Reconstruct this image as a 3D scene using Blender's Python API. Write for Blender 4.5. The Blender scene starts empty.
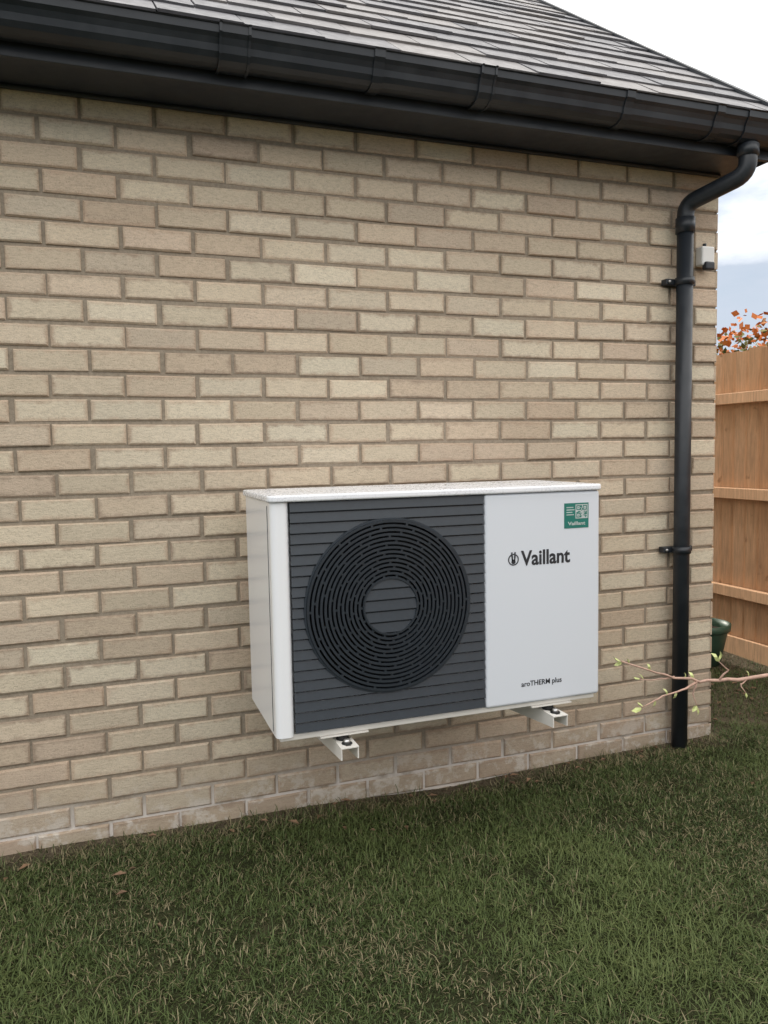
import bpy, bmesh, math, random
import numpy as np
from mathutils import Matrix, Vector
random.seed(7); rng=np.random.default_rng(7)
S=bpy.context.scene
S.view_settings.view_transform='Standard'; S.view_settings.look='None'
S.view_settings.exposure=0; S.view_settings.gamma=1

# ------------------------------------------------ helpers
def link(o,parent=None):
    S.collection.objects.link(o)
    if parent: o.parent=parent
    return o
def empty(name):
    o=bpy.data.objects.new(name,None); o.empty_display_size=.2; return link(o)
def mesh_obj(name,verts,faces,mat=None,parent=None,smooth=False):
    m=bpy.data.meshes.new(name); m.from_pydata([tuple(v) for v in verts],[],faces); m.update()
    if mat: m.materials.append(mat)
    if smooth:
        for p in m.polygons: p.use_smooth=True
    return link(bpy.data.objects.new(name,m),parent)
def bm_obj(name,bm,mat=None,parent=None,smooth=False):
    m=bpy.data.meshes.new(name); bm.normal_update(); bm.to_mesh(m); bm.free()
    if mat: m.materials.append(mat)
    if smooth:
        for p in m.polygons: p.use_smooth=True
    return link(bpy.data.objects.new(name,m),parent)
def box(name,x0,x1,y0,y1,z0,z1,mat,parent=None,bev=0.0,seg=2,vert_bev=0):
    bm=bmesh.new(); bmesh.ops.create_cube(bm,size=1)
    for v in bm.verts:
        v.co=Vector(((x0+x1)/2+v.co.x*(x1-x0),(y0+y1)/2+v.co.y*(y1-y0),(z0+z1)/2+v.co.z*(z1-z0)))
    if vert_bev:
        es=[e for e in bm.edges if abs(e.verts[0].co.x-e.verts[1].co.x)<1e-6 and abs(e.verts[0].co.y-e.verts[1].co.y)<1e-6]
        bmesh.ops.bevel(bm,geom=es,offset=vert_bev,segments=6,profile=.5,affect='EDGES')
    if bev:
        es=[e for e in bm.edges if e.calc_face_angle(0)>.9]
        bmesh.ops.bevel(bm,geom=es,offset=bev,segments=seg,profile=.5,affect='EDGES')
    return bm_obj(name,bm,mat,parent)
def tube(name,pts,rads,mat,parent=None,n=12,cap=True):
    V=[];F=[]; pts=[Vector(p) for p in pts]
    if not hasattr(rads,'__len__'): rads=[rads]*len(pts)
    up=None
    for i,p in enumerate(pts):
        if i==0: t=pts[1]-p
        elif i==len(pts)-1: t=p-pts[i-1]
        else: t=(pts[i+1]-p).normalized()+(p-pts[i-1]).normalized()
        t.normalize()
        if up is None: up=t.orthogonal().normalized()
        a=(up-t*up.dot(t)).normalized(); up=a; b=t.cross(a)
        for k in range(n):
            th=2*math.pi*k/n; V.append(p+(a*math.cos(th)+b*math.sin(th))*rads[i])
    for i in range(len(pts)-1):
        for k in range(n):
            F.append((i*n+k,i*n+(k+1)%n,(i+1)*n+(k+1)%n,(i+1)*n+k))
    if cap:
        F.append(tuple(range(n))[::-1]); F.append(tuple((len(pts)-1)*n+k for k in range(n)))
    return mesh_obj(name,V,F,mat,parent,True)
def join(name,objs,parent=None):
    V=[];F=[];mats=[];MI=[]
    for o in objs:
        off=len(V); V+= [v.co.copy() for v in o.data.vertices]
        mt=o.data.materials[0]
        if mt not in mats: mats.append(mt)
        for p in o.data.polygons:
            F.append(tuple(off+i for i in p.vertices)); MI.append((mats.index(mt),p.use_smooth))
    m=bpy.data.meshes.new(name); m.from_pydata(V,[],F)
    for mt in mats: m.materials.append(mt)
    for p,(a,s) in zip(m.polygons,MI): p.material_index=a; p.use_smooth=s
    for o in objs: bpy.data.objects.remove(o,do_unlink=True)
    return link(bpy.data.objects.new(name,m),parent)

class NT:
    def __init__(s,name):
        s.m=bpy.data.materials.new(name); s.m.use_nodes=True; s.t=s.m.node_tree; s.b=s.t.nodes['Principled BSDF']
    def n(s,ty,**k):
        nd=s.t.nodes.new(ty)
        for a,v in k.items(): setattr(nd,a,v)
        return nd
    def l(s,a,b): s.t.links.new(a,b)
    def noise(s,scale,detail=4,rough=.6,vec=None,vscale=None):
        nd=s.n('ShaderNodeTexNoise'); nd.inputs['Scale'].default_value=scale; nd.inputs['Detail'].default_value=detail; nd.inputs['Roughness'].default_value=rough
        if vec is None: vec=s.n('ShaderNodeTexCoord').outputs['Object']
        if vscale:
            mp=s.n('ShaderNodeMapping'); mp.inputs['Scale'].default_value=vscale; s.l(vec,mp.inputs['Vector']); vec=mp.outputs[0]
        s.l(vec,nd.inputs['Vector']); return nd.outputs['Fac']
    def ramp(s,fac,stops,interp='LINEAR'):
        nd=s.n('ShaderNodeValToRGB'); cr=nd.color_ramp; cr.interpolation=interp
        while len(cr.elements)<len(stops): cr.elements.new(.5)
        for e,(p,c) in zip(cr.elements,stops):
            e.position=p; e.color=(c,c,c,1) if not hasattr(c,'__len__') else (*c,1)
        s.l(fac,nd.inputs[0]); return nd.outputs[0]
    def mix(s,fac,a,b,mode='MIX'):
        nd=s.n('ShaderNodeMix',data_type='RGBA',blend_type=mode)
        for sock,v in ((nd.inputs[0],fac),(nd.inputs[6],a),(nd.inputs[7],b)):
            if isinstance(v,bpy.types.NodeSocket): s.l(v,sock)
            elif hasattr(v,'__len__'): sock.default_value=(*v,1)
            else: sock.default_value=v if sock==nd.inputs[0] else (v,v,v,1)
        return nd.outputs[2]
    def math(s,op,a,b=0.,clamp=False):
        nd=s.n('ShaderNodeMath',operation=op,use_clamp=clamp)
        for i,v in ((0,a),(1,b)):
            if isinstance(v,bpy.types.NodeSocket): s.l(v,nd.inputs[i])
            else: nd.inputs[i].default_value=v
        return nd.outputs[0]
    def bump(s,h,strength=.3,dist=.002):
        nd=s.n('ShaderNodeBump'); nd.inputs['Strength'].default_value=strength; nd.inputs['Distance'].default_value=dist
        s.l(h,nd.inputs['Height']); s.l(nd.outputs[0],s.b.inputs['Normal'])
    def col(s,c):
        if isinstance(c,bpy.types.NodeSocket): s.l(c,s.b.inputs['Base Color'])
        else: s.b.inputs['Base Color'].default_value=(*c,1)
    def rough(s,c):
        if isinstance(c,bpy.types.NodeSocket): s.l(c,s.b.inputs['Roughness'])
        else: s.b.inputs['Roughness'].default_value=c
def simple(name,c,r=.5,metal=0,var=.12,scale=30,bump=0):
    m=NT(name); nz=m.noise(scale,3)
    lo=tuple(x*(1-var) for x in c); hi=tuple(min(1,x*(1+var)) for x in c)
    m.col(m.ramp(nz,[(.3,lo),(.7,hi)])); m.rough(r); m.b.inputs['Metallic'].default_value=metal
    if bump: m.bump(nz,bump,.002)
    return m.m

# ------------------------------------------------ key dimensions
YW=2.723; XC=2.509; ZS=2.444           # wall plane, corner, soffit
PITCH=math.radians(37); CP,SP=math.cos(PITCH),math.sin(PITCH)
YE,ZE=2.425,2.572; SL=4.45              # eaves line
YR,ZR=YE+SL*CP,ZE+SL*SP; YB=2*YR-YE; XL=-6.0; XV=2.565

# ------------------------------------------------ materials
def mat_brick():
    m=NT('brick_buff'); rnd=m.n('ShaderNodeNewGeometry').outputs['Random Per Island']
    tc=m.n('ShaderNodeTexCoord'); obj=tc.outputs['Object']
    base=m.ramp(rnd,[(0,(.52,.435,.325)),(.18,(.60,.53,.41)),(.36,(.50,.40,.30)),(.52,(.575,.50,.38)),(.68,(.515,.41,.315)),(.84,(.63,.565,.44)),(1,(.475,.395,.305))])
    uv=m.n('ShaderNodeSeparateXYZ'); m.l(tc.outputs['UV'],uv.inputs[0])
    du=m.math('MULTIPLY',m.math('MINIMUM',uv.outputs[0],m.math('SUBTRACT',1.,uv.outputs[0])),.220)
    dv=m.math('MULTIPLY',m.math('MINIMUM',uv.outputs[1],m.math('SUBTRACT',1.,uv.outputs[1])),.068)
    d=m.math('MINIMUM',du,dv)
    nz=m.noise(30,3,.6,obj)
    dd=m.math('ADD',d,m.math('MULTIPLY',m.math('SUBTRACT',nz,.5),.034))
    rim=m.ramp(m.math('MULTIPLY',dd,50.),[(.08,1.),(.70,0.)])
    rnd2=m.math('FRACT',m.math('MULTIPLY',rnd,17.3))
    rimc=m.ramp(rnd2,[(0,(.43,.275,.195)),(.5,(.44,.325,.235)),(1,(.34,.265,.20))])
    c=m.mix(m.math('MULTIPLY',rim,m.math('ADD',.30,m.math('MULTIPLY',rnd2,.65))),base,rimc)
    rnd3=m.math('FRACT',m.math('MULTIPLY',rnd,53.7))
    c=m.mix(.8,c,m.ramp(rnd3,[(0,.90),(1,1.10)]),'MULTIPLY')
    sc=m.noise(60,4,.7,obj,(1.,1.,3.2))
    c=m.mix(.5,c,m.ramp(sc,[(.3,.6),(.5,1.),(.72,1.22)]),'MULTIPLY')
    sp=m.noise(260,2,.7,obj)
    c=m.mix(.5,c,m.ramp(sp,[(.30,.45),(.42,1.),(.7,1.15)]),'MULTIPLY')
    big=m.noise(.9,3,.55,obj)
    c=m.mix(.7,c,m.ramp(big,[(.3,.86),(.7,1.1)]),'MULTIPLY')
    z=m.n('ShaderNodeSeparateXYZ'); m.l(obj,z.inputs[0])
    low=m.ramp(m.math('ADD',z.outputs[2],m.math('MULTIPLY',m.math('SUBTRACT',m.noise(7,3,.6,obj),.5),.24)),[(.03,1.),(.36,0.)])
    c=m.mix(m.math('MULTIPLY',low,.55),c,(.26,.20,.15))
    salt=m.math('MULTIPLY',m.ramp(m.noise(16,4,.7,obj),[(.5,0.),(.62,1.)]),m.ramp(z.outputs[2],[(.05,1.),(.20,0.)]))
    c=m.mix(m.math('MULTIPLY',salt,.6),c,(.60,.57,.52))
    m.col(c); m.rough(.88); m.b.inputs['Specular IOR Level'].default_value=.25
    m.bump(m.math('ADD',sc,m.math('MULTIPLY',sp,.6)),.55,.003); return m.m
def mat_mortar():
    m=NT('mortar'); obj=m.n('ShaderNodeTexCoord').outputs['Object']
    c=m.ramp(m.noise(90,4,.7,obj),[(.3,(.225,.185,.14)),(.7,(.335,.285,.22))])
    z=m.n('ShaderNodeSeparateXYZ'); m.l(obj,z.inputs[0])
    salt=m.math('MULTIPLY',m.ramp(m.noise(5,4,.6,obj),[(.36,0.),(.5,1.)]),m.ramp(z.outputs[2],[(.06,1.),(.17,0.)]))
    c=m.mix(m.math('MULTIPLY',salt,.85),c,(.66,.62,.58))
    m.col(c); m.rough(.95); m.bump(m.noise(300,2,.7,obj),.6,.002); return m.m
def mat_slate():
    m=NT('roof_slate'); rnd=m.n('ShaderNodeNewGeometry').outputs['Random Per Island']
    obj=m.n('ShaderNodeTexCoord').outputs['Object']
    c=m.ramp(rnd,[(0,(.10,.100,.112)),(.5,(.145,.140,.150)),(1,(.20,.185,.180))])
    c=m.mix(.6,c,m.ramp(m.noise(14,5,.65,obj),[(.3,.6),(.7,1.35)]),'MULTIPLY')
    m.col(c); m.rough(m.ramp(m.noise(25,3,.6,obj),[(.3,.38),(.7,.55)])); m.bump(m.noise(40,5,.7,obj),.35,.004); return m.m
def mat_blackplastic(name='black_plastic',c=(.013,.017,.023)):
    m=NT(name); obj=m.n('ShaderNodeTexCoord').outputs['Object']
    nz=m.noise(5,5,.65,obj,(1,1,1))
    m.col(m.mix(m.ramp(nz,[(.45,0.),(.75,.45)]),c,(.05,.056,.064)))
    m.rough(m.ramp(m.noise(20,3,.6,obj),[(.3,.38),(.7,.52)])); return m.m
def mat_white(name,c,r=.35,dirt=.10,coat=0):
    m=NT(name); obj=m.n('ShaderNodeTexCoord').outputs['Object']
    nz=m.noise(2.5,4,.5,obj,(1,1,.5))
    m.col(m.mix(m.ramp(nz,[(.4,0.),(.8,dirt)]),c,(.45,.43,.40)))
    m.rough(r)
    if coat: m.b.inputs['Coat Weight'].default_value=coat; m.b.inputs['Coat Roughness'].default_value=.12
    return m.m
def mat_lid():
    m=NT('lid_white_wet'); obj=m.n('ShaderNodeTexCoord').outputs['Object']
    n1=m.noise(130,3,.7,obj,(1,.7,1)); n2=m.noise(9,3,.6,obj)
    wet=m.math('MULTIPLY',m.ramp(n1,[(.50,0.),(.60,1.)]),m.ramp(n2,[(.42,.1),(.62,1.)]))
    m.col(m.mix(m.math('MULTIPLY',wet,.30),(.80,.82,.86),(.42,.45,.52)))
    m.rough(m.ramp(wet,[(0,.30),(1,.06)])); m.bump(wet,.25,.002); return m.m
M_brick=mat_brick(); M_mortar=mat_mortar(); M_slate=mat_slate(); M_blk=mat_blackplastic()
M_white=mat_white('casing_white',(.80,.82,.85),.30,.03,.35)
M_panel=mat_white('front_panel_white',(.65,.69,.75),.42,.04)
M_dark=simple('grille_slate_grey',(.021,.029,.039),.45,0,.10,60,.05)
M_deep=simple('fan_void_black',(.003,.004,.005),.6)
M_ring=simple('fan_ring_grey',(.018,.024,.032),.42,0,.12,50)
M_rubber=simple('rubber_black',(.015,.015,.016),.7)
M_steel=simple('zinc_steel',(.55,.55,.55),.35,.9,.1,80)
M_cream=mat_white('bracket_cream',(.72,.70,.66),.4,.12)

# ------------------------------------------------ brick house
house=empty('brick_house')
RH=.0797; BL=.231
def bricks(name,L0,L1,zrows,rowphase,topfn,place,bl=BL,rh=RH,j=.0115):
    V=[];F=[];UV=[]
    for i,z0 in zrows:
        ph=(rowphase if i%2 else rowphase+bl/2)+random.gauss(0,.003)
        k0=math.floor((L0-ph)/bl)-1
        u=ph+k0*bl
        while u<L1:
            a=max(u+j/2,L0); b=min(u+bl-j/2,L1)
            if u+bl-j/2>L1-.03: b=L1
            ztop=z0+rh-j
            if b-a>.03 and (topfn is None or ztop<topfn(a) and ztop<topfn(b)):
                d=random.gauss(0,.0012); t=random.gauss(0,.0009); h=random.gauss(0,.0012)
                c=.0035+random.random()*.0030; n=len(V)
                a2=a+random.gauss(0,.0018) if a>L0 else a; b2=b+random.gauss(0,.0018) if b<L1 else b
                za=z0+h; zb=ztop+h+random.gauss(0,.0011); tl=random.gauss(0,.0010)
                for (uu,zz,dd) in [(a2,za,-.012),(b2,za,-.012),(b2,zb,-.012),(a2,zb,-.012),
                                   (a2,za+tl,d-c*.7),(b2,za-tl,d-c*.7),(b2,zb-tl,d-c*.7),(a2,zb+tl,d-c*.7),
                                   (a2+c,za+c+tl,d+t),(b2-c,za+c-tl,d+t),(b2-c,zb-c-tl,d-t),(a2+c,zb-c+tl,d-t)]:
                    V.append(place(uu,zz,dd)); UV.append(((uu-a)/(b-a),(zz-z0)/(rh-j)))
                F+=[(n+8,n+9,n+10,n+11)]
                for q in range(4):
                    r=(q+1)%4; F+=[(n+q,n+r,n+4+r,n+4+q),(n+4+q,n+4+r,n+8+r,n+8+q)]
            u+=bl
    o=mesh_obj(name,V,F,M_brick,house)
    uvl=o.data.uv_layers.new(name='UVMap')
    arr=np.array(UV)[np.array([l.vertex_index for l in o.data.loops])].ravel()
    uvl.data.foreach_set('uv',arr); return o
Z0=2.135-29*RH
rows=[(i,Z0+i*RH) for i in range(0,34)]
bricks('front_wall_bricks',XL,XC,[r for r in rows if r[1]<ZS+.02],-.16,None,lambda u,z,d:(u,YW-d,z))
def gable(u):
    return ZE+(u-YE)*math.tan(PITCH)-.06 if u<YR else ZE+(YB-u)*math.tan(PITCH)-.06
grows=[(i,Z0+i*RH) for i in range(0,67)]
bricks('gable_wall_bricks',YW,YB-.3,grows,YW-BL/2,gable,lambda u,z,d:(XC+d,u,z))
MT=.0065
mesh_obj('front_wall_mortar',[(XL,YW+MT,-.3),(XC-.004,YW+MT,-.3),(XC-.004,YW+MT,ZS+.05),(XL,YW+MT,ZS+.05)],[(0,1,2,3)],M_mortar,house)
mesh_obj('gable_wall_mortar',[(XC-MT,YW+.004,-.3),(XC-MT,YB-.3,-.3),(XC-MT,YB-.3,ZE),(XC-MT,YR,ZR-.05),(XC-MT,YW+.004,ZE+.1)],[(0,1,2,3,4)],M_mortar,house)
box('rear_wall',XL,XC-.01,YB-.40,YB-.3,-.3,ZE,M_mortar,house)
box('left_wall',XL-.1,XL,YW+.02,YB-.3,-.3,ZE,M_mortar,house)
box('soffit',XL,XC+.045,2.512,YW+.05,ZS,ZS+.012,mat_blackplastic('soffit_black',(.018,.022,.030)),house)
box('soffit_trim',XL,XC-.01,YW-.022,YW-.003,ZS-.012,ZS-.001,M_blk,house,.003)
box('fascia',XL,XC+.055,2.495,2.511,ZS-.014,2.600,M_blk,house,.002)
box('eaves_box_end',XC+.046,XC+.056,2.513,YW+.10,ZS-.010,2.60,M_blk,house,.002)
def sl(x,s,n): return (x,YE+s*CP-n*SP,ZE+s*SP+n*CP)
V=[];F=[]; g=.175; tw=.25
for r in range(int(SL/g)+1):
    s0=-.015+r*g
    x=XV-(0 if r%2 else tw/2)
    x1=XV
    while x1>XL:
        x0=x if x<x1 else x-tw
        x0=max(x0,XL); n=len(V)
        lift=random.gauss(0,.0022); sk=random.gauss(0,.0025); g0=.0024
        s1=min(s0+g+.06,SL); th=.009
        lo=.016+lift; hi=.004
        for (xx,ss,nn) in [(x0+g0,s0+sk,lo),(x1-g0,s0-sk,lo+random.gauss(0,.001)),(x1-g0,s1,hi),(x0+g0,s1,hi),
                           (x0+g0,s0+sk,lo-th),(x1-g0,s0-sk,lo-th),(x1-g0,s1,hi-th),(x0+g0,s1,hi-th)]:
            V.append(sl(xx,ss,nn))
        F+=[(n,n+1,n+2,n+3),(n+4,n+5,n+1,n),(n+5,n+6,n+2,n+1),(n+7,n+4,n,n+3),(n+7,n+6,n+5,n+4)]
        x1=x0; x=x0-tw
mesh_obj('roof_slates',V,F,M_slate,house)
mesh_obj('roof_deck',[sl(XL,0,-.012),sl(XV-.01,0,-.012),sl(XV-.01,SL,-.012),sl(XL,SL,-.012),(XL,YB,ZE-.01),(XV-.01,YB,ZE-.01)],[(0,1,2,3),(3,2,5,4)],M_rubber,house)
tube('ridge_tile',[(XL,YR,ZR),(XV,YR,ZR)],.07,M_slate,house)
V=[sl(XV,-.02,-.05),sl(XV,SL,-.05),sl(XV,SL,.022),sl(XV,-.02,.022)]; V+=[(x-.03,y,z) for x,y,z in V]
mesh_obj('verge_trim',[(x+.012,y,z) for x,y,z in V],[(0,1,2,3),(4,7,6,5),(3,2,6,7),(0,3,7,4),(0,4,5,1)],M_blk,house)

# ------------------------------------------------ gutter (ogee channel)
prof=[(2.4925,2.553),(2.4925,2.476),(2.486,2.466),(2.46,2.463),(2.436,2.465),(2.418,2.473),(2.407,2.487),(2.402,2.505),(2.394,2.520),(2.384,2.530),(2.381,2.553),(2.375,2.553)]
def channel(name,x0,x1,pr,mat,parent,th=.003,off=0.0):
    c=Vector((2.437,2.52)); P=[Vector(p) for p in pr]
    if off: P=[p+(p-c).normalized()*off for p in P]
    inn=[p-(p-c).normalized()*th for p in P]; n=len(P)
    ring=P+inn[::-1]; V=[(x0,p.x,p.y) for p in ring]+[(x1,p.x,p.y) for p in ring]; N=len(ring)
    F=[(i,(i+1)%N,N+(i+1)%N,N+i) for i in range(N)]
    for i in range(n-1):
        F.append((i,N-1-i,N-2-i,i+1)); F.append((N+i,N+i+1,N+N-2-i,N+N-1-i))
    return mesh_obj(name,V,F,mat,parent)
gut=empty('rain_gutter')
channel('trough',XL,XV+.02,prof,M_blk,gut)
for i,(x,w) in enumerate([(-.75,.05),(.41,.085),(.86,.035),(1.24,.05),(1.80,.035),(2.20,.035),(-1.6,.05)]):
    channel('union_%d'%i,x-w/2,x+w/2,prof,M_blk,gut,.006,.0055)
    if w>.045: 
        for s_ in (-1,1): channel('union_lip_%d_%d'%(i,s_+1),x+s_*w/2-.004,x+s_*w/2+.004,prof,M_blk,gut,.008,.0085)
V=[(XV+.021,y,z) for y,z in prof]; mesh_obj('stop_end',V+[(XV+.025,y,z) for y,z in prof],[tuple(range(len(prof))),tuple(range(len(prof),2*len(prof)))[::-1]],M_blk,gut)
channel('outlet',2.33,2.45,prof,M_blk,gut,.007,.006)

# ------------------------------------------------ downpipe
dp=empty('downpipe'); PX,PY=2.287,2.668; R=.034
def bend(pts,r=.05,n=6):
    P=[Vector(p) for p in pts]; out=[P[0]]
    for i in range(1,len(P)-1):
        a=(P[i-1]-P[i]); b=(P[i+1]-P[i]); rr=min(r,a.length*.45,b.length*.45)
        A=P[i]+a.normalized()*rr; B=P[i]+b.normalized()*rr
        for k in range(n+1):
            t=k/n; out.append(A*(1-t)**2+P[i]*2*t*(1-t)+B*t*t)
    out.append(P[-1]); return out
tube('swan_neck',bend([(2.39,2.445,2.46),(2.39,2.445,2.350),(PX,PY,2.290),(PX,PY,2.19)],.05),R,M_blk,dp,20)
tube('outlet_collar',[(2.39,2.445,2.455),(2.39,2.445,2.415)],R+.006,M_blk,dp,20)
tube('pipe',[(PX,PY,2.20),(PX,PY,.0)],R-.001,M_blk,dp,24)
tube('socket_top',[(PX,PY,2.235),(PX,PY,2.175)],R+.005,M_blk,dp,24)
for i,z in enumerate([1.98,.86]):
    tube('clip_band_%d'%i,[(PX,PY,z-.014),(PX,PY,z+.014)],R+.005,M_blk,dp,24)
    box('clip_lug_%d'%i,PX-.075,PX+.075,PY+.02,YW-.001,z-.012,z+.012,M_blk,dp,.003)
    tube('clip_screw_%d'%i,[(PX-.062,PY+.02,z),(PX-.062,PY+.012,z)],.006,M_steel,dp,8)

# ------------------------------------------------ wall sensor
sen=empty('security_sensor')
box('housing',2.385,2.452,YW-.045,YW-.002,2.055,2.135,mat_white('sensor_white',(.72,.72,.70),.4,.2),sen,.008,3)
box('lens_hood',2.395,2.443,YW-.058,YW-.030,2.035,2.070,M_blk,sen,.008,3)
tube('cable_gland',[(2.418,YW-.02,2.135),(2.418,YW-.02,2.150)],.008,M_blk,sen,8)

# ------------------------------------------------ heat pump
hp=empty('heat_pump')
X0,X1,YF,YK,ZB,ZT=.429,1.529,2.174,2.600,.473,1.181
XM=1.103; XG=.484
box('casing_side_left',X0,XG,YF,YK,ZB,ZT-.02,M_white,hp,.0,vert_bev=.018)
box('carcass',XG-.015,X1-.004,YF+.085,YK-.004,ZB+.006,ZT-.021,M_white,hp,.003)
box('service_panel',XM+.0015,X1,YF-.001,YF+.10,ZB+.002,ZT-.02,M_panel,hp,.010,4)
box('lid',X0-.008,X1+.008,YF-.010,YK+.008,ZT-.019,ZT+.001,mat_lid(),hp,.006,3,vert_bev=.022)
box('base_tray',X0+.012,X1-.012,YF+.012,YK-.012,ZB-.014,ZB+.004,M_cream,hp,.003)
box('side_seam',X0-.0012,X0+.001,YF+.045,YF+.048,ZB+.01,ZT-.03,M_dark,hp)
GX0,GX1=XG+.001,XM-.001; GZ0,GZ1=ZB+.006,ZT-.022; CX,CZ,CR=.785,.838,.262
NL=22; lh=(GZ1-GZ0)/NL
V=[];F=[]
def y_prof(t):
    if t<.10: return .009
    if t<.16: return .001
    return .001-.006*(1-(t-.16)/.84)+.002
ts=[0,.099,.101,.159,.161,.4,.7,1.0]
def strip(xa,xb):
    for l in range(NL):
        prev=None
        for t in ts:
            z=GZ0+(l+t)*lh; a=xa(z); b=xb(z)
            i=len(V); V.append((a,YF+y_prof(t),z)); V.append((b,YF+y_prof(t),z))
            if prev is not None: F.append((prev,prev+1,i+1,i))
            prev=i
def ch(z):
    q=CR*CR-(z-CZ)**2; return math.sqrt(q) if q>0 else 0
strip(lambda z:GX0,lambda z:CX-ch(z)); strip(lambda z:CX+ch(z),lambda z:GX1)
mesh_obj('louvre_grille',V,F,M_dark,hp)
def disc_ring(name,r0,r1,y0,y1,mat,n=96,cx=CX,cz=CZ):
    V=[];F=[]
    for k in range(n):
        a=2*math.pi*k/n; c,s=math.cos(a),math.sin(a)
        V+=[(cx+r0*c,y1,cz+r0*s),(cx+r0*c,y0,cz+r0*s),(cx+r1*c,y0,cz+r1*s),(cx+r1*c,y1,cz+r1*s)]
    for k in range(n):
        i=4*k;j=4*((k+1)%n)
        F+=[(i,i+1,j+1,j),(i+1,i+2,j+2,j+1),(i+2,i+3,j+3,j+2),(i+3,i,j,j+3)]
    return mesh_obj(name,V,F,mat,hp)
disc_ring('fan_shroud',CR-.002,CR+.004,YF-.004,YF+.075,M_dark)
disc_ring('fan_back',.001,CR,YF+.072,YF+.078,M_deep)
V=[];F=[]
for b in range(3):
    a0=b*2*math.pi/3+.4; i0=len(V)
    for r in range(7):
        rr=.05+.2*r/6
        for q in range(8):
            a=a0+(q/7)*1.35+.25*r/6
            V.append((CX+rr*math.cos(a),YF+.035+.03*(q/7),CZ+rr*math.sin(a)))
    for r in range(6):
        for q in range(7):
            i=i0+r*8+q; F.append((i,i+1,i+9,i+8))
mesh_obj('fan_blades',V,F,simple('fan_blade_dark',(.010,.011,.013),.5),hp,True)
tube('fan_hub',[(CX,YF+.02,CZ),(CX,YF+.07,CZ)],.055,M_dark,hp,32)
rings=[]
NR=14; r_in=.086
for k in range(NR):
    r=r_in+(CR-.006-r_in)*k/(NR-1); w=.0036
    rings.append(disc_ring('r',r-w,r+w,YF-.012+.004*abs(k/(NR-1)-.4),YF+.006,M_ring))
for k in range(NR-1):
    r0=r_in+(CR-.006-r_in)*k/(NR-1); r1=r_in+(CR-.006-r_in)*(k+1)/(NR-1)
    nk=14
    for q in range(nk):
        a=2*math.pi*(q+.5*(k%2)+.13*((k*7)%3))/nk
        c,s=math.cos(a),math.sin(a); w=.0035
        P=[(r0,-w),(r1,-w),(r1,w),(r0,w)]
        V=[(CX+rr*c-ww*s,YF-.009,CZ+rr*s+ww*c) for rr,ww in P]+[(CX+rr*c-ww*s,YF+.004,CZ+rr*s+ww*c) for rr,ww in P]
        rings.append(mesh_obj('l',V,[(3,2,1,0),(0,1,5,4),(1,2,6,5),(2,3,7,6),(3,0,4,7)],M_ring,hp))
join('fan_guard_rings',rings,hp)
V=[];F=[]; rr=r_in-.002; nl=5; lh2=2*rr/nl
for l in range(nl):
    prev=None
    for t in [0,.099,.101,.159,.161,.25,.35,.45,.55,.65,.75,.85,.92,.97,1.0]:
        z=-rr+(l+t)*lh2
        h=math.sqrt(max(rr*rr-z*z,0)); i=len(V)
        V+= [(CX-h,YF-.009+y_prof(t)*.8,CZ+z),(CX+h,YF-.009+y_prof(t)*.8,CZ+z)]
        if prev is not None: F.append((prev,prev+1,i+1,i))
        prev=i
mesh_obj('fan_guard_disc',V,F,M_dark,hp)
disc_ring('fan_guard_disc_rim',rr-.001,rr+.004,YF-.013,YF+.004,M_ring)
M_ink=simple('ink_dark',(.02,.022,.028),.5)
def text(name,s,x,z,size,mat,y,parent,bold=0.0,w=None):
    cu=bpy.data.curves.new(name,'FONT'); cu.body=s; cu.size=size; cu.extrude=.0004; cu.offset=bold; cu.resolution_u=4
    o=bpy.data.objects.new(name,cu); S.collection.objects.link(o)
    bpy.context.view_layer.update()
    me=bpy.data.meshes.new_from_object(o.evaluated_get(bpy.context.evaluated_depsgraph_get()))
    bpy.data.objects.remove(o,do_unlink=True)
    xs=[v.co.x for v in me.vertices]; k=1 if w is None else w/(max(xs)-min(xs)); x_min=min(xs)
    for v in me.vertices: v.co=Vector((x+(v.co.x-(x_min if w else 0))*k,y-v.co.z,z+v.co.y))
    me.materials.clear(); me.materials.append(mat)
    return link(bpy.data.objects.new(name,me),parent)
YP=YF-.0015
text('logo_text','Vaillant',1.232,.930,.066,M_ink,YP,hp,.0016,.182)
text('range_text','aroTHERM plus',1.232,.533,.024,M_ink,YP,hp,.0003,.150)
disc_ring('logo_ring',.0155,.0190,YP-.0006,YP+.0004,M_ink,40,1.205,.950)
disc_ring('logo_face',.0005,.0075,YP-.0006,YP+.0004,M_ink,24,1.205,.943)
for s_ in (-1,1):
    tube('logo_ear_%d'%(s_+1),[(1.205+s_*.004,YP,.946),(1.205+s_*.006,YP,.974)],[.0022,.0028],M_ink,hp,8)
M_grn=simple('label_green',(.015,.17,.14),.35,0,.08); M_lw=simple('label_white',(.50,.55,.55),.4)
box('label',1.392,1.484,YP-.0008,YP+.0005,1.040,1.122,M_grn,hp)
V=[];F=[]; n=13; q0x,q0z,qs=1.437,1.074,.040
box('label_code_back',q0x-.003,q0x+qs+.003,YP-.0012,YP,q0z-.003,q0z+qs+.003,M_lw,hp)
def fnd(i,j):
    for (a,b) in ((0,0),(0,n-5),(n-5,n-5)):
        if a<=i<a+5 and b<=j<b+5:
            return (i-a in(0,4) or j-b in(0,4)) or (i-a==2 and j-b==2)
    return random.random()<.5
for i in range(n):
    for j in range(n):
        if fnd(i,j):
            k=len(V); a=q0x+qs*i/n; b=q0z+qs*j/n; e=qs/n
            V+=[(a,YP-.0016,b),(a+e,YP-.0016,b),(a+e,YP-.0016,b+e),(a,YP-.0016,b+e)]; F.append((k,k+1,k+2,k+3))
mesh_obj('label_code',V,F,M_grn,hp)
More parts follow.
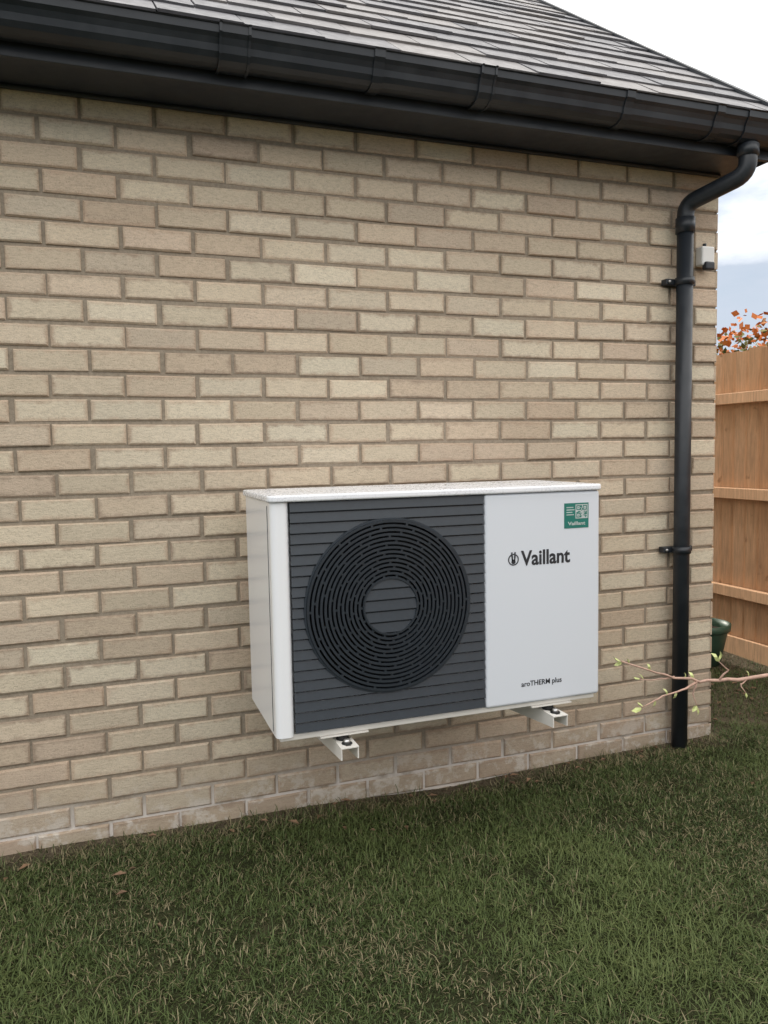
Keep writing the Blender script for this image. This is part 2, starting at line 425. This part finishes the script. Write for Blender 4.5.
text('label_text','Vaillant',1.405,1.050,.016,M_lw,YP-.0012,hp,.0003,.066)
for i,z in enumerate([1.108,1.100,1.092,1.084]):
    box('label_line_%d'%i,1.400,1.400+[.026,.030,.022,.028][i],YP-.0012,YP,z-.0014,z+.0014,M_lw,hp)
for i,x in enumerate((.636,1.350)):
    h=.027
    zt=ZB-.016-.024; yo=YF-.045
    prof_arm=[(yo,zt-.034),(yo,zt),(YW-.004,zt),(YW-.004,zt-.095)]
    def web(xa,xb,nm):
        V=[(xa,y,z) for y,z in prof_arm]+[(xb,y,z) for y,z in prof_arm]
        mesh_obj(nm,V,[(0,1,2,3),(7,6,5,4),(0,4,5,1),(1,5,6,2),(2,6,7,3),(3,7,4,0)],M_cream,hp)
    web(x-h,x-h+.003,'bracket_web_l_%d'%i); web(x+h-.003,x+h,'bracket_web_r_%d'%i)
    box('bracket_flange_l_%d'%i,x-h-.0005,x-.008,yo-.002,YW-.005,zt+.0005,zt+.0035,M_cream,hp)
    box('bracket_flange_r_%d'%i,x+.008,x+h+.0005,yo-.002,YW-.005,zt+.0005,zt+.0035,M_cream,hp)
    box('bracket_flange_end_%d'%i,x-.0075,x+.0075,yo-.002,yo+.012,zt+.0003,zt+.0032,M_cream,hp)
    box('bracket_plate_%d'%i,x-.035,x+.035,YW-.006,YW+.002,zt-.16,zt+.03,M_cream,hp)
    for k,yy in enumerate((YF+.030,YK-.06)):
        tube('mount_rubber_%d_%d'%(i,k),[(x,yy,zt+.004),(x,yy,zt+.010),(x,yy,zt+.018),(x,yy,zt+.024)],[.021,.017,.017,.021],M_rubber,hp,20)
    tube('mount_washer_%d'%i,[(x,YF-.014,zt+.0037),(x,YF-.014,zt+.0060)],.016,M_rubber,hp,20)
    tube('mount_bolt_%d'%i,[(x,YF-.014,zt+.0062),(x,YF-.014,zt+.016)],.010,M_steel,hp,6)
    box('foot_%d'%i,x-.075,x+.075,YF+.006,YF+.062,ZB-.0185,ZB-.0145,M_cream,hp)
for i,(z,x) in enumerate(((.62,1.40),(.70,1.47))):
    tube('pipe_lagging_%d'%i,[(x,YK-.02,z),(x,YW+.01,z)],.024,M_rubber,hp,16)

# ------------------------------------------------ ground
def hgt(x,y):
    return .010*np.sin(x*1.7+y*.9)+.007*np.sin(x*3.1-y*2.3+1)+.005*np.sin(x*6.3+y*5.1+2)-.006
def axis(a,b,st,far): 
    f=np.arange(a,b+1e-6,st); o=np.geomspace(1,far,14)
    return np.concatenate([a-o[::-1],f,b+o])
gx=axis(-3,5,.08,400); gy=axis(-2,8,.08,400)
GX,GY=np.meshgrid(gx,gy); GZ=hgt(GX,GY)
V=np.stack([GX.ravel(),GY.ravel(),GZ.ravel()],1); nx=len(gx)
F=[(j*nx+i,j*nx+i+1,(j+1)*nx+i+1,(j+1)*nx+i) for j in range(len(gy)-1) for i in range(nx-1)]
m=NT('lawn_soil'); obj=m.n('ShaderNodeTexCoord').outputs['Object']
c=m.ramp(m.noise(7,5,.7,obj),[(.35,(.036,.044,.018)),(.6,(.055,.060,.028)),(.75,(.095,.082,.05))])
c=m.mix(.6,c,m.ramp(m.noise(120,3,.7,obj),[(.3,.4),(.7,1.5)]),'MULTIPLY')
z=m.n('ShaderNodeSeparateXYZ'); m.l(obj,z.inputs[0])
w=m.math('ADD',z.outputs[1],m.math('MULTIPLY',m.noise(5,4,.6,obj),.12))
strip_f=m.ramp(m.math('SUBTRACT',w,2.),[(.66,0.),(.76,1.)])
soil=m.ramp(m.noise(60,5,.75,obj),[(.3,(.07,.054,.037)),(.7,(.20,.165,.115))])
c=m.mix(strip_f,c,soil); m.col(c); m.rough(1); m.b.inputs['Specular IOR Level'].default_value=.1
m.bump(m.noise(90,5,.7,obj),1,.02)
ground=mesh_obj('ground',V,F,m.m,None,True)

def pnoise(x,y,s,k):
    r=np.random.default_rng(k); v=0
    for i in range(6):
        a=r.uniform(0,6.28); f=s*r.uniform(.6,1.8); v=v+np.sin((x*np.cos(a)+y*np.sin(a))*f+r.uniform(0,6.28))
    return v/6
def scatter(n,x0,x1,y0,y1): return rng.uniform(x0,x1,n),rng.uniform(y0,y1,n)
A=[scatter(260000,-1.3,3.1,1.25,2.71),scatter(16000,3.1,3.62,1.9,2.71),scatter(52000,2.53,3.62,2.7,4.8),scatter(22000,-3.4,4.,-.6,1.25),scatter(12000,-3.5,-1.3,1.25,2.7)]
x=np.concatenate([a[0] for a in A]); y=np.concatenate([a[1] for a in A])
dn=pnoise(x,y,9,1)*.5+pnoise(x,y,30,2)*.5
wallD=np.where(x<2.52,YW-y,9)
keep=(rng.random(len(x))<np.clip(.80+dn*1.2,.15,1))
edge=np.clip((wallD-.01)/.10+pnoise(x,y,22,5)*.8,0.10,1); keep&=rng.random(len(x))<edge
dirt=(x>2.35)&(y>2.62); keep&=~(dirt&(rng.random(len(x))<np.clip(.25+pnoise(x,y,7,8)*1.2,0.05,.85)))
x=x[keep];y=y[keep]; n=len(x); z=hgt(x,y)
lowf=pnoise(x,y,5,3); mid=pnoise(x,y,16,11); wd=np.where(x<2.52,YW-y,9)
H=rng.gamma(6,.0030,n)*(1+.35*lowf+.25*pnoise(x,y,25,4)); H=np.clip(H,.006,.045)
H=np.where((wd<.07)&(rng.random(n)<.22),H*1.8,H)
az=rng.uniform(0,2*np.pi,n)+pnoise(x,y,14,6)*2; ln=rng.uniform(.3,1.8,n)
W=rng.uniform(.0008,.0018,n)
dx,dy=np.cos(az),np.sin(az); px,py=-dy,dx
P=np.zeros((n,5,3),np.float32)
for k,(t,wf) in enumerate([(0,1),(0,-1),(.55,.8),(.55,-.8),(1,0)]):
    off=H*ln*t*t; zz=H*t*np.sqrt(np.clip(1-.35*ln*t*t,.15,1))
    P[:,k,0]=x+dx*off+px*W*wf; P[:,k,1]=y+dy*off+py*W*wf; P[:,k,2]=z+zz-.002
idx=np.arange(n)*5
loops=np.stack([idx,idx+1,idx+3,idx+2,idx+2,idx+3,idx+4],1).ravel()
me=bpy.data.meshes.new('lawn_grass'); me.vertices.add(n*5); me.vertices.foreach_set('co',P.ravel())
me.loops.add(n*7); me.loops.foreach_set('vertex_index',loops.astype(np.int32))
me.polygons.add(n*2); ls=np.stack([np.arange(n)*7,np.arange(n)*7+4],1).ravel().astype(np.int32)
me.polygons.foreach_set('loop_start',ls); me.polygons.foreach_set('loop_total',np.tile([4,3],n).astype(np.int32))
me.update(calc_edges=True); me.validate()
straw=np.clip(.13-.16*lowf-.20*mid+.32*(wd<.14),.02,.7)
isS=rng.random(n)<straw
tone=np.clip(.46+.32*lowf+.24*mid+rng.normal(0,.15,n),0,1)
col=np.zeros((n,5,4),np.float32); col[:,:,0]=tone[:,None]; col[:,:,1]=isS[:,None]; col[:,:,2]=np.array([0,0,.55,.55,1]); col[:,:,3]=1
at=me.color_attributes.new('gcol','FLOAT_COLOR','POINT'); at.data.foreach_set('color',col.ravel())
m=NT('grass_blades'); a=m.n('ShaderNodeAttribute',attribute_name='gcol'); sp=m.n('ShaderNodeSeparateColor'); m.l(a.outputs['Color'],sp.inputs[0])
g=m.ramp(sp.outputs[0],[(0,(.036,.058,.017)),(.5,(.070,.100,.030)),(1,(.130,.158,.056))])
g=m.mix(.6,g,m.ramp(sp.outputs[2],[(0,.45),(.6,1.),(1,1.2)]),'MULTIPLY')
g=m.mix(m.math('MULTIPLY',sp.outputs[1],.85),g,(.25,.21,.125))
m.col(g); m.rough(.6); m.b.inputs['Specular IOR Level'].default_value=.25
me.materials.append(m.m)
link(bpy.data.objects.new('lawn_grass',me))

V=[];F=[]
LP=[(-.02,2.42),(.02,2.45),(.72,2.50),(.92,2.42),(1.1,2.62),(-.3,2.6),(.35,2.62),(1.75,2.6)]
LP+=[(random.uniform(2.3,3.4),random.uniform(2.75,4.6)) for _ in range(110)]+[(random.uniform(-1,2.3),random.uniform(2.6,2.70)) for _ in range(35)]
LP+=[(random.uniform(-1,3),random.uniform(1.9,2.6)) for _ in range(8)]
for (lx,ly) in LP:
    a=random.uniform(0,6.28); L=random.uniform(.010,.024); w=L*.45; i=len(V); zz=float(hgt(lx,ly))+random.uniform(.004,.018)
    for (u,v,h) in [(-L,0,0),(-.2*L,w,.006),(L,0,.002),(-.2*L,-w,.007),(0,0,-.001)]:
        V.append((lx+u*math.cos(a)-v*math.sin(a),ly+u*math.sin(a)+v*math.cos(a),zz+h))
    F+=[(i,i+4,i+1),(i+4,i+2,i+1),(i,i+3,i+4),(i+4,i+3,i+2)]
mesh_obj('fallen_leaves',V,F,simple('dead_leaf',(.18,.11,.065),.8,0,.4,15))

# ------------------------------------------------ fence
def mat_fence():
    m=NT('fence_timber'); obj=m.n('ShaderNodeTexCoord').outputs['Object']; rnd=m.n('ShaderNodeNewGeometry').outputs['Random Per Island']
    c=m.ramp(rnd,[(0,(.50,.285,.155)),(.5,(.61,.375,.215)),(1,(.70,.455,.28))])
    c=m.mix(.7,c,m.ramp(m.noise(12,5,.7,obj,(6,6,.5)),[(.3,.6),(.7,1.25)]),'MULTIPLY')
    c=m.mix(m.ramp(m.noise(9,3,.5,obj),[(.66,0.),(.72,.6)]),c,(.22,.10,.04))
    m.col(c); m.rough(.8); m.bump(m.noise(20,4,.7,obj,(6,6,.4)),.5,.003); return m.m
M_f=mat_fence(); fence=empty('timber_fence'); FX=3.67
V=[];F=[]
yy=-4.
while yy<11:
    w=.100+random.gauss(0,.002); t0=random.uniform(0,.006); zt=1.875+random.gauss(0,.006); i=len(V)
    for (a,b) in [(FX+.022+t0,yy+.002),(FX+.004+t0,yy+w+.012),(FX+.024+t0,yy+w+.012),(FX+.034+t0,yy+.002)]:
        V+=[(a,b,.03),(a,b,zt)]
    F+=[(i,i+1,i+3,i+2),(i+2,i+3,i+5,i+4),(i+4,i+5,i+7,i+6),(i+6,i+7,i+1,i),(i+1,i+7,i+5,i+3)]
    yy+=w
mesh_obj('boards',V,F,M_f,fence)
for i,zc in enumerate((1.585,1.0,.385)):
    box('rail_%d'%i,FX-.034,FX+.003,-4,11,zc-.034,zc+.034,M_f,fence,.004)
k=0; py_=-2.6
while py_<11:
    box('post_%d'%k,FX-.085,FX-.036,py_,py_+.10,-.2,1.86,M_f,fence,.004); k+=1; py_+=2.4
box('gravel_board',FX-.020,FX+.003,-4,11,-.1,.10,M_f,fence,.003)

V=[];F=[];C=[]
for c_ in range(10000):
    hy=random.uniform(.5,8); hx=random.uniform(3.80,4.5)
    top=2.01+.06*math.sin(hy*5)+.05*math.sin(hy*13+1)+random.uniform(-.1,.08)
    hz=top-abs(random.gauss(0,.22))
    a=random.uniform(0,6.28); e=random.uniform(-.3,1.1); L=random.uniform(.03,.06); w=L*.38
    d=Vector((math.cos(a)*math.cos(e),math.sin(a)*math.cos(e),math.sin(e))); s_=d.orthogonal().normalized(); s_=Matrix.Rotation(random.uniform(0,6.28),3,d)@s_
    p=Vector((hx,hy,hz)); i=len(V)
    V+=[p,p+d*L*.5+s_*w,p+d*L,p+d*L*.5-s_*w]; F.append((i,i+1,i+2,i+3))
    C+=[max(0,min(1,(hz-1.72)*2.8+random.uniform(-.5,.3)))]*4
hedge=mesh_obj('hedge',V,F,None)
at=hedge.data.color_attributes.new('gcol','FLOAT_COLOR','POINT')
at.data.foreach_set('color',np.array([(c,c,c,1) for c in C],np.float32).ravel())
m=NT('hedge_leaf'); a=m.n('ShaderNodeAttribute',attribute_name='gcol')
m.col(m.ramp(a.outputs['Fac'],[(0,(.08,.13,.05)),(.45,(.20,.19,.06)),(.62,(.48,.15,.04)),(1,(.60,.18,.05))])); m.rough(.6); m.b.inputs['Specular IOR Level'].default_value=.2; hedge.data.materials.append(m.m)

pot=empty('plant_pot'); M_pot=simple('pot_green',(.045,.095,.065),.45)
def lathe(name,pr,c,mat,parent,n=36):
    V=[];F=[]
    for r,z in pr:
        for k in range(n): V.append((c[0]+r*math.cos(6.28318*k/n),c[1]+r*math.sin(6.28318*k/n),c[2]+z))
    for i in range(len(pr)-1):
        for k in range(n): F.append((i*n+k,i*n+(k+1)%n,(i+1)*n+(k+1)%n,(i+1)*n+k))
    return mesh_obj(name,V,F,mat,parent,True)
pc=(3.31,3.68,0)
lathe('pot_body',[(.001,0),(.105,0),(.145,.20),(.148,.205),(.160,.207),(.163,.245),(.152,.247),(.146,.21),(.142,.19)],pc,M_pot,pot)
lathe('pot_soil',[(.001,.205),(.147,.20)],pc,simple('compost',(.05,.035,.025),.95),pot)

# ------------------------------------------------ shrub with budding twig reaching into view
shrub=empty('shrub')
M_twig=simple('twig_bark',(.42,.27,.21),.6,0,.25,60); M_bud=simple('bud_leaf',(.42,.46,.19),.5,0,.3,90)
parts=[]; leaves=[]
def tw(pts,r0,r1):
    P=bend(pts,.04,3); n=len(P)
    parts.append(tube('t',[p+Vector((random.gauss(0,.0015),random.gauss(0,.001),random.gauss(0,.0018))) for p in P],[r0+(r1-r0)*i/(n-1) for i in range(n)],M_twig,None,7))
def leaf(p,d,L):
    d=Vector(d).normalized(); s_=d.orthogonal().normalized(); s_=Matrix.Rotation(random.uniform(-.7,.7),3,d)@s_; up=d.cross(s_)
    p=Vector(p); w=L*.24
    leaves.append([p,p+d*L*.35+s_*w+up*.001,p+d*L*.7+s_*w*.8,p+d*L+up*L*.2,p+d*L*.7-s_*w*.8,p+d*L*.35-s_*w+up*.001,p+d*L*.5-up*L*.12])
B0=Vector((2.40,1.42,0))
tw([B0,(2.36,1.44,.30),(2.30,1.46,.55),(2.22,1.47,.80),(2.2,1.5,1.15)],.014,.004)
main=[(2.31,1.46,.52),(2.05,1.48,.63),(1.80,1.50,.695),(1.60,1.50,.713),(1.42,1.50,.722),(1.33,1.50,.727),(1.23,1.50,.758),(1.115,1.50,.80)]
tw(main,.0080,.0018)
tw([(1.40,1.50,.723),(1.43,1.49,.745),(1.385,1.48,.775)],.0028,.0012)
tw([(1.335,1.50,.727),(1.29,1.49,.714),(1.20,1.48,.705),(1.16,1.48,.69)],.003,.0012)
tw([(1.34,1.50,.727),(1.325,1.50,.70),(1.33,1.49,.668)],.0024,.001)
tw([(1.27,1.5,.745),(1.22,1.5,.742),(1.17,1.5,.752)],.002,.001)
tw([(1.50,1.5,.718),(1.46,1.49,.705),(1.47,1.48,.69)],.002,.001)
for j in range(9):
    a=random.uniform(-.9,.9); q=B0+Vector((random.uniform(-.03,.05),random.uniform(-.03,.03),0))
    e=Vector((2.45+random.uniform(-.05,.5),1.4+math.sin(a)*.45,random.uniform(.8,1.4)))
    mpt=(q+e)/2+Vector((.05,0,.12)); tw([q,mpt,e],.007,.0015)
    for t in range(14):
        f=random.uniform(.3,1); p=q.lerp(mpt,f*2) if f<.5 else mpt.lerp(e,f*2-1)
        leaf(p,(random.gauss(0,1),random.gauss(0,1),random.uniform(0,1)),random.uniform(.015,.035))
for (p,d,L) in [((1.115,1.5,.80),(-1,0,.5),.022),((1.12,1.5,.80),(-.6,.3,-.4),.018),((1.14,1.5,.79),(-.3,.2,1),.016),((1.20,1.5,.77),(-.5,0,1),.015),
    ((1.385,1.48,.775),(-.6,0,.8),.024),((1.385,1.48,.775),(.5,.2,.8),.022),((1.16,1.48,.69),(-1,0,-.3),.026),((1.165,1.48,.69),(-.6,.3,.5),.02),((1.20,1.48,.705),(-.4,0,-1),.02),((1.24,1.485,.708),(-.6,0,.9),.018),
    ((1.33,1.49,.668),(.2,0,-1),.022),((1.33,1.49,.67),(-.7,0,-.6),.018),((1.17,1.5,.752),(-1,0,.2),.02),((1.18,1.5,.75),(-.4,.4,.7),.016),
    ((1.47,1.48,.69),(.3,0,-1),.018),((1.50,1.5,.72),(-.4,0,1),.014),((1.60,1.5,.715),(-.6,0,1),.016),((1.33,1.5,.73),(-.5,.2,1),.02),((1.30,1.5,.735),(.2,0,1),.014),((1.27,1.49,.712),(-.5,0,-.9),.016)]:
    leaf(p,d,L*1.25)
V=[];F=[]
for L in leaves:
    i=len(V); V+=L; F+=[(i,i+1,i+6),(i+1,i+2,i+6),(i+2,i+3,i+6),(i+3,i+4,i+6),(i+4,i+5,i+6),(i+5,i,i+6)]
mesh_obj('leaves',V,F,M_bud,shrub); join('stems',parts,shrub)

# ------------------------------------------------ sky, sun
EL=math.radians(31); AZ=math.radians(-10)   # azimuth from +Y toward +X
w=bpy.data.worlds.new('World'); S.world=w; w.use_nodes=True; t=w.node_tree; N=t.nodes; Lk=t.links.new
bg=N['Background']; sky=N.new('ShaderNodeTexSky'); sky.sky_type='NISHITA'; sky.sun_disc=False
sky.sun_elevation=EL; sky.sun_rotation=AZ; sky.air_density=1; sky.dust_density=1.5
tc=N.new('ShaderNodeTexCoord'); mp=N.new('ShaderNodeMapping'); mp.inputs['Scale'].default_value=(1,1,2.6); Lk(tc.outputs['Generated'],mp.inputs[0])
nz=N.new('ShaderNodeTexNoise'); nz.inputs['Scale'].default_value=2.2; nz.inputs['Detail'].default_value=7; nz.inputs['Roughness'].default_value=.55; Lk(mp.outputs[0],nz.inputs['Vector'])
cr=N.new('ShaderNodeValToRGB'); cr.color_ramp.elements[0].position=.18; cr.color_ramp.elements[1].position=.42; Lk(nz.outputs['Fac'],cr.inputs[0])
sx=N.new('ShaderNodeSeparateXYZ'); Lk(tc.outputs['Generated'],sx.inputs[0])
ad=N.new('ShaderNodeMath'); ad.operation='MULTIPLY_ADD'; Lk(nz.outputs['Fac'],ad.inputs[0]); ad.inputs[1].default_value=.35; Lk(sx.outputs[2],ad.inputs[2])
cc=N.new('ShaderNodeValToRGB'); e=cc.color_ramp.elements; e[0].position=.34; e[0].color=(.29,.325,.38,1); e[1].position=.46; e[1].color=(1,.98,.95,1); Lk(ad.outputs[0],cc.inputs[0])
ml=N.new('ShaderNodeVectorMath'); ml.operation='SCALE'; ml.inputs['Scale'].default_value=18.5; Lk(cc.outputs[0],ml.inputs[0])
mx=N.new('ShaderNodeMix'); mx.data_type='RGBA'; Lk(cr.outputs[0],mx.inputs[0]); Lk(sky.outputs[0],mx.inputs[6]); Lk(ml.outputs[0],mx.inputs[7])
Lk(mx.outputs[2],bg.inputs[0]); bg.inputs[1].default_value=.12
sd=bpy.data.lights.new('sun','SUN'); sd.energy=4; sd.angle=math.radians(.53); sd.color=(1,.94,.84)
so=link(bpy.data.objects.new('sun',sd))
dirv=Vector((math.sin(AZ)*math.cos(EL),math.cos(AZ)*math.cos(EL),math.sin(EL)))
so.rotation_euler=dirv.to_track_quat('Z','Y').to_euler(); so.location=dirv*20

# ------------------------------------------------ camera
yaw,pit,roll=.3409,.07865,-.01837
f=Vector((math.sin(yaw)*math.cos(pit),math.cos(yaw)*math.cos(pit),-math.sin(pit)))
r=Vector((math.cos(yaw),-math.sin(yaw),0)); u=r.cross(f)
r2=r*math.cos(roll)+u*math.sin(roll); u2=-r*math.sin(roll)+u*math.cos(roll)
cd=bpy.data.cameras.new('Camera'); cam=link(bpy.data.objects.new('Camera',cd))
cam.matrix_world=Matrix(((r2.x,u2.x,-f.x,0),(r2.y,u2.y,-f.y,0),(r2.z,u2.z,-f.z,1.303),(0,0,0,1)))
cd.sensor_fit='VERTICAL'; cd.sensor_height=24; cd.lens=24*776/1024; cd.clip_end=2000; cd.clip_start=.05
S.camera=cam
